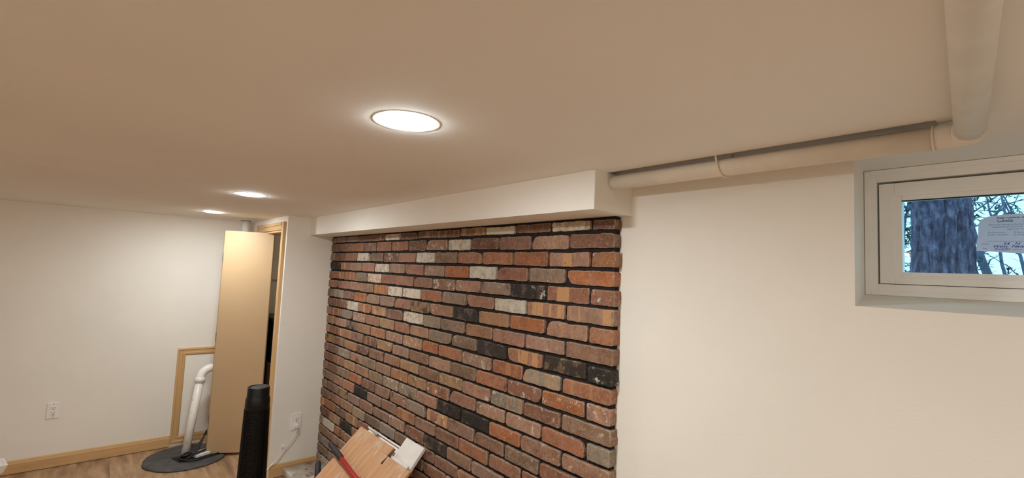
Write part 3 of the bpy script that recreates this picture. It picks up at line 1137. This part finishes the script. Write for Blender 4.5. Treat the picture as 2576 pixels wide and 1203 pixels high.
def shrub(x, y, label, nst, ht, spread, leaf_n, leaf_len, rnd_seed, lean=(0, 0), rad=.012, lo=.3, tw=3):
    rnd = random.Random(rnd_seed)
    o = thing('shrub', label, 'shrub', (x, y, Z(-.3)), group='shrubs outside the window')
    bm, lf = bmesh.new(), bmesh.new()
    tips = []
    for s in range(nst):
        a = rnd.uniform(0, 2 * math.pi)
        d = Vector((math.cos(a) * spread + lean[0], math.sin(a) * spread * .6 + lean[1], 1)).normalized()
        p = Vector((rnd.uniform(-.1, .1), rnd.uniform(-.1, .1), -.02))
        pts = [p.copy()]
        n = 9
        for k in range(n):
            d = (d + Vector((rnd.uniform(-.16, .16), rnd.uniform(-.16, .16), rnd.uniform(-.05, .05)))).normalized()
            p = p + d * ht / n
            pts.append(p.copy())
        r_ = rad * rnd.uniform(.6, 1.2)
        tube(bm, pts, [r_ * (1 - .75 * i / n) for i in range(n + 1)], 6)
        for i in range(2, n + 1):
            for q in range(tw):
                b = pts[i].lerp(pts[i - 1], rnd.random())
                dd = Vector((rnd.uniform(-1, 1), rnd.uniform(-1, 1), rnd.uniform(-.2, .8))).normalized()
                L = rnd.uniform(.15, .45)
                e1 = b + dd * L * .5 + Vector((0, 0, rnd.uniform(-.03, .05)))
                e2 = e1 + (dd + Vector((rnd.uniform(-.4, .4), rnd.uniform(-.4, .4), rnd.uniform(-.4, .2)))) * L * .5
                tube(bm, [b, e1, e2], [r_ * .32, r_ * .22, r_ * .1], 4)
                tips += [(b, e1), (e1, e2)]
    for _ in range(leaf_n):
        a, b = rnd.choice(tips)
        p = a.lerp(b, rnd.random())
        if p.z < lo:
            continue
        d = ((b - a).normalized() + Vector((rnd.uniform(-.9, .9), rnd.uniform(-.9, .9), rnd.uniform(-.8, .3)))).normalized()
        s = d.cross(Vector((rnd.uniform(-.3, .3), rnd.uniform(-.3, .3), 1))).normalized()
        L = leaf_len * rnd.uniform(.6, 1.3)
        nrm = d.cross(s) * L * .06
        v = [lf.verts.new(q) for q in (p, p + d * L * .45 + s * L * .13 - nrm, p + d * L, p + d * L * .45 - s * L * .13 - nrm)]
        lf.faces.new([v[0], v[1], v[2]])
        lf.faces.new([v[0], v[2], v[3]])
    link('branches', bm, M['twig'], o)
    if leaf_n:
        f_ = link('foliage', lf, M['leafgreen'], o)
        f_['kind'] = 'stuff'
shrub(-.95, 5.0, 'leafy evergreen shrub seen left of the trunk', 10, 2.0, .34, 12000, .05, 3)
shrub(-.15, 6.9, 'twiggy shrub with crossing stems behind the sticker', 8, 2.1, .40, 1800, .055, 11, rad=.022, tw=1)
shrub(.35, 9.6, 'tall leafy shrub behind the sticker top', 10, 4.0, .30, 9000, .085, 23, rad=.024, lo=1.4)
shrub(2.0, 5.0, 'leafy shrub beyond the right edge of the window', 8, 2.0, .35, 2500, .075, 31)
shrub(-1.1, 12.5, 'distant leafy shrub showing thinly behind the trunk', 9, 5.0, .3, 4000, .14, 41, lo=1.6)

# ------------------------------------------------------------------ tower fan
tf = thing('tower_fan', 'black ribbed tower fan standing in front of the closet', 'fan', (-3.105, .775, 0))
ht = Z(-.745)
bm = bmesh.new()
lathe(bm, [(.14, .001), (.15, .006), (.148, .018), (.10, .03), (.06, .04)], 48)
link('base', bm, M['black'], tf, smooth=True)
bm = bmesh.new()
zr0, zr1 = .05, ht - .125
prof = [(.05, .03)]
n = 96
for k in range(n):
    z = zr0 + (zr1 - zr0) * k / n
    rr = .082 - .0155 * k / n
    prof += [(rr - .0045, z), (rr, z + .0012), (rr, z + .0042), (rr - .0045, z + .0052)]
link('grille', (lathe(bm, prof + [(.062, zr1)], 56), bm)[1], M['black'], tf, smooth=False)
bm = bmesh.new()
for k in range(20):
    a = 2 * math.pi * k / 20
    u = Vector((math.cos(a), math.sin(a), 0))
    tube(bm, [u * .0815 + Vector((0, 0, zr0)), u * .0668 + Vector((0, 0, zr1))], .0014, 6)
link('grille_bar', bm, M['black'], tf)['kind'] = 'stuff'
bm = bmesh.new()
lathe(bm, [(.064, zr1 - .002), (.0668, zr1), (.0664, zr1 + .03), (.0655, zr1 + .056), (.0625, zr1 + .064), (.0605, zr1 + .07), (.0590, ht - .003), (.0575, ht), (.054, ht), (.052, ht - .006)], 56)
link('head', bm, M['black'], tf, smooth=True)
bm = bmesh.new()
lathe(bm, [(.045, ht - .006), (.045, ht - .003), (.042, ht - .002)], 40)
link('control_disc', bm, M['rubber'], tf, smooth=True)

# ------------------------------------------------------------------ boards leaning on the brick
O = Vector((0, 1.3, Z(-.996)))
D = Vector((0, -.73, -.683))
N = Vector((0, -.683, .73)).normalized()
SF = (O.z - .003) / .683                       # run of the slope down to the floor
def lean_box(x0, x1, s0, s1, off, th, bev=.0015, skew=0.0):
    bm = bmesh.new()
    P = lambda x, s, o: Vector((x + s * skew, 0, 0)) + O + D * s + N * o
    hexa(bm, [P(x0, s0, off), P(x1, s0, off), P(x1, s1, off), P(x0, s1, off),
              P(x0, s0, off + th), P(x1, s0, off + th), P(x1, s1, off + th), P(x0, s1, off + th)])
    if bev:
        bmesh.ops.bevel(bm, geom=list(bm.edges), offset=bev, segments=1, affect='EDGES')
    return bm
def P3(x, s, o):
    return Vector((x, 0, 0)) + O + D * s + N * o
def recentre(o):
    c = sum((v.co for v in o.data.vertices), Vector()) / len(o.data.vertices)
    o.data.transform(Matrix.Translation(-c))
    o.location = c
    return o
def floor_s(off):
    return (O.z + N.z * off - .002) / .683
BG = 'boards leaning on the brick wall'
tag(recentre(link('plywood_board', lean_box(-2.795, -2.372, 0, floor_s(-.0) - .01, -.002, .016), M['ply'])),
    'widest scuffed plywood board leaning on the brick', 'board', BG)
tag(recentre(link('plywood_board', lean_box(-2.405, -2.10, .052, floor_s(.015) - .02, .0165, .014), M['ply'])),
    'narrow plywood board leaning nearest the white trim boards', 'board', BG)
tag(recentre(link('plywood_board', lean_box(-2.747, -2.418, .208, floor_s(.015) - .02, .0165, .014), M['ply2'])),
    'lower plywood board lying under the red handle', 'board', BG)
tag(recentre(link('white_board', lean_box(-2.354, -2.165, -.083, floor_s(-.03) - .03, -.026, .018, skew=.16), M['wtrim'])),
    'white painted board leaning right of the plywood', 'board', BG)
tag(recentre(link('white_strip', lean_box(-2.34, -2.165, .034, .62, .0015, .010, skew=.05), M['wtrim'])),
    'thin white strip laid over the white painted board', 'board', BG)
wc = thing('window_channel', 'white channel strip with a metal latch lying across behind the plywood', 'channel', P3(-2.55, 0, -.03))
def wcp(name, bm, mat):
    o = link(name, bm, mat, wc)
    o.matrix_parent_inverse = Matrix.Translation(-wc.location)
    return o
bm = lean_box(-2.778, -2.360, -.028, .040, -.040, .006)
for s0, s1 in ((-.028, -.020), (.034, .040)):
    b2 = lean_box(-2.778, -2.360, s0, s1, -.034, .016)
    t_ = bpy.data.meshes.new('t')
    b2.to_mesh(t_)
    bm.from_mesh(t_)
    b2.free()
    bpy.data.meshes.remove(t_)
wcp('channel', bm, M['white'])
wcp('latch', lean_box(-2.69, -2.63, -.022, -.010, -.018, .008), M['steel'])
bm = bmesh.new()
tube(bm, [P3(-2.338, .004, .02), P3(-2.334, .10, .034)], .0042, 8)
tag(recentre(link('dark_rod', bm, M['darkwood'])), 'thin dark stick poking out between the plywood boards', 'stick')

th_ = thing('long_handled_tool', 'red tool handle with a black rubber grip lying across the boards', 'tool', P3(-2.6, .2, .05))
def tp(name, pts, rad, mat):
    bm = bmesh.new()
    tube(bm, pts, rad, 16)
    o = link(name, bm, mat, th_, smooth=True)
    o.matrix_parent_inverse = Matrix.Translation(-th_.location)
ga, gb = Vector((-2.862, 1.130, Z(-1.072))), Vector((-2.642, 1.113, Z(-1.088)))
gd = (gb - ga).normalized()
tp('shaft', [gb - gd * .02, gb + gd * .30, gb + gd * .62], [.0135, .0135, .0135], M['red'])
tp('grip', [ga, ga + gd * .006, ga + gd * .03, ga + gd * .06, ga + gd * .065, ga + gd * .09, gb, gb + gd * .006],
   [.008, .0135, .0165, .0165, .0155, .0165, .0170, .0145], M['rubber'])
ha = gb + gd * .63
tp('head', [ha + N * -.012 - D * .06, ha + N * -.012 - D * .055, ha - N * .012 + D * .055, ha - N * .012 + D * .06], [.018, .022, .022, .018], M['steel'])
t2 = thing('tool_handle', 'black rubber tool grip poking up between the hearth and plywood boards', 'tool', (-2.95, 1.10, Z(-1.26)))
bm = bmesh.new()
a, b = Vector((-2.968, 1.108, Z(-1.212))), Vector((-2.83, 1.06, Z(-1.34)))
d = (b - a).normalized()
tube(bm, [a, a + d * .004, a + d * .014, a + d * .05, b], [.006, .014, .0175, .018, .0165], 16)
o = link('grip', bm, M['rubber'], t2, smooth=True)
o.matrix_parent_inverse = Matrix.Translation(-t2.location)
bm = bmesh.new()
tube(bm, [b - d * .01, b + d * .24], .012, 12)
o = link('shaft', bm, M['red'], t2, smooth=True)
o.matrix_parent_inverse = Matrix.Translation(-t2.location)

# ------------------------------------------------------------------ white pedestal at the lower left
wt = thing('white_pedestal', 'white plastic pedestal with a flat square top at the lower left corner', 'stand', (-4.35, -.41, 0), R(12))
zt_ = Z(-1.330)
bm = bmesh.new()
def ringbox(pts):
    rings = []
    for hw, z in pts:
        rings.append([bm.verts.new((sx * hw, sy * hw, z)) for sx, sy in ((-1, -1), (1, -1), (1, 1), (-1, 1))])
    for a, b in zip(rings, rings[1:]):
        for k in range(4):
            bm.faces.new([a[k], a[(k + 1) % 4], b[(k + 1) % 4], b[k]])
    bm.faces.new(rings[0][::-1])
    bm.faces.new(rings[-1])
ringbox([(.058, zt_ - .055), (.074, zt_ - .008), (.076, zt_), (.060, zt_), (.058, zt_ - .003)])
bmesh.ops.bevel(bm, geom=list(bm.edges), offset=.003, segments=2, affect='EDGES')
link('top_cup', bm, M['white'], wt)
bm = bmesh.new()
lathe(bm, [(.085, .001), (.088, .01), (.07, .05), (.056, .12), (.050, zt_ - .10), (.046, zt_ - .08), (.052, zt_ - .056)], 32)
link('neck', bm, M['white'], wt, smooth=True)
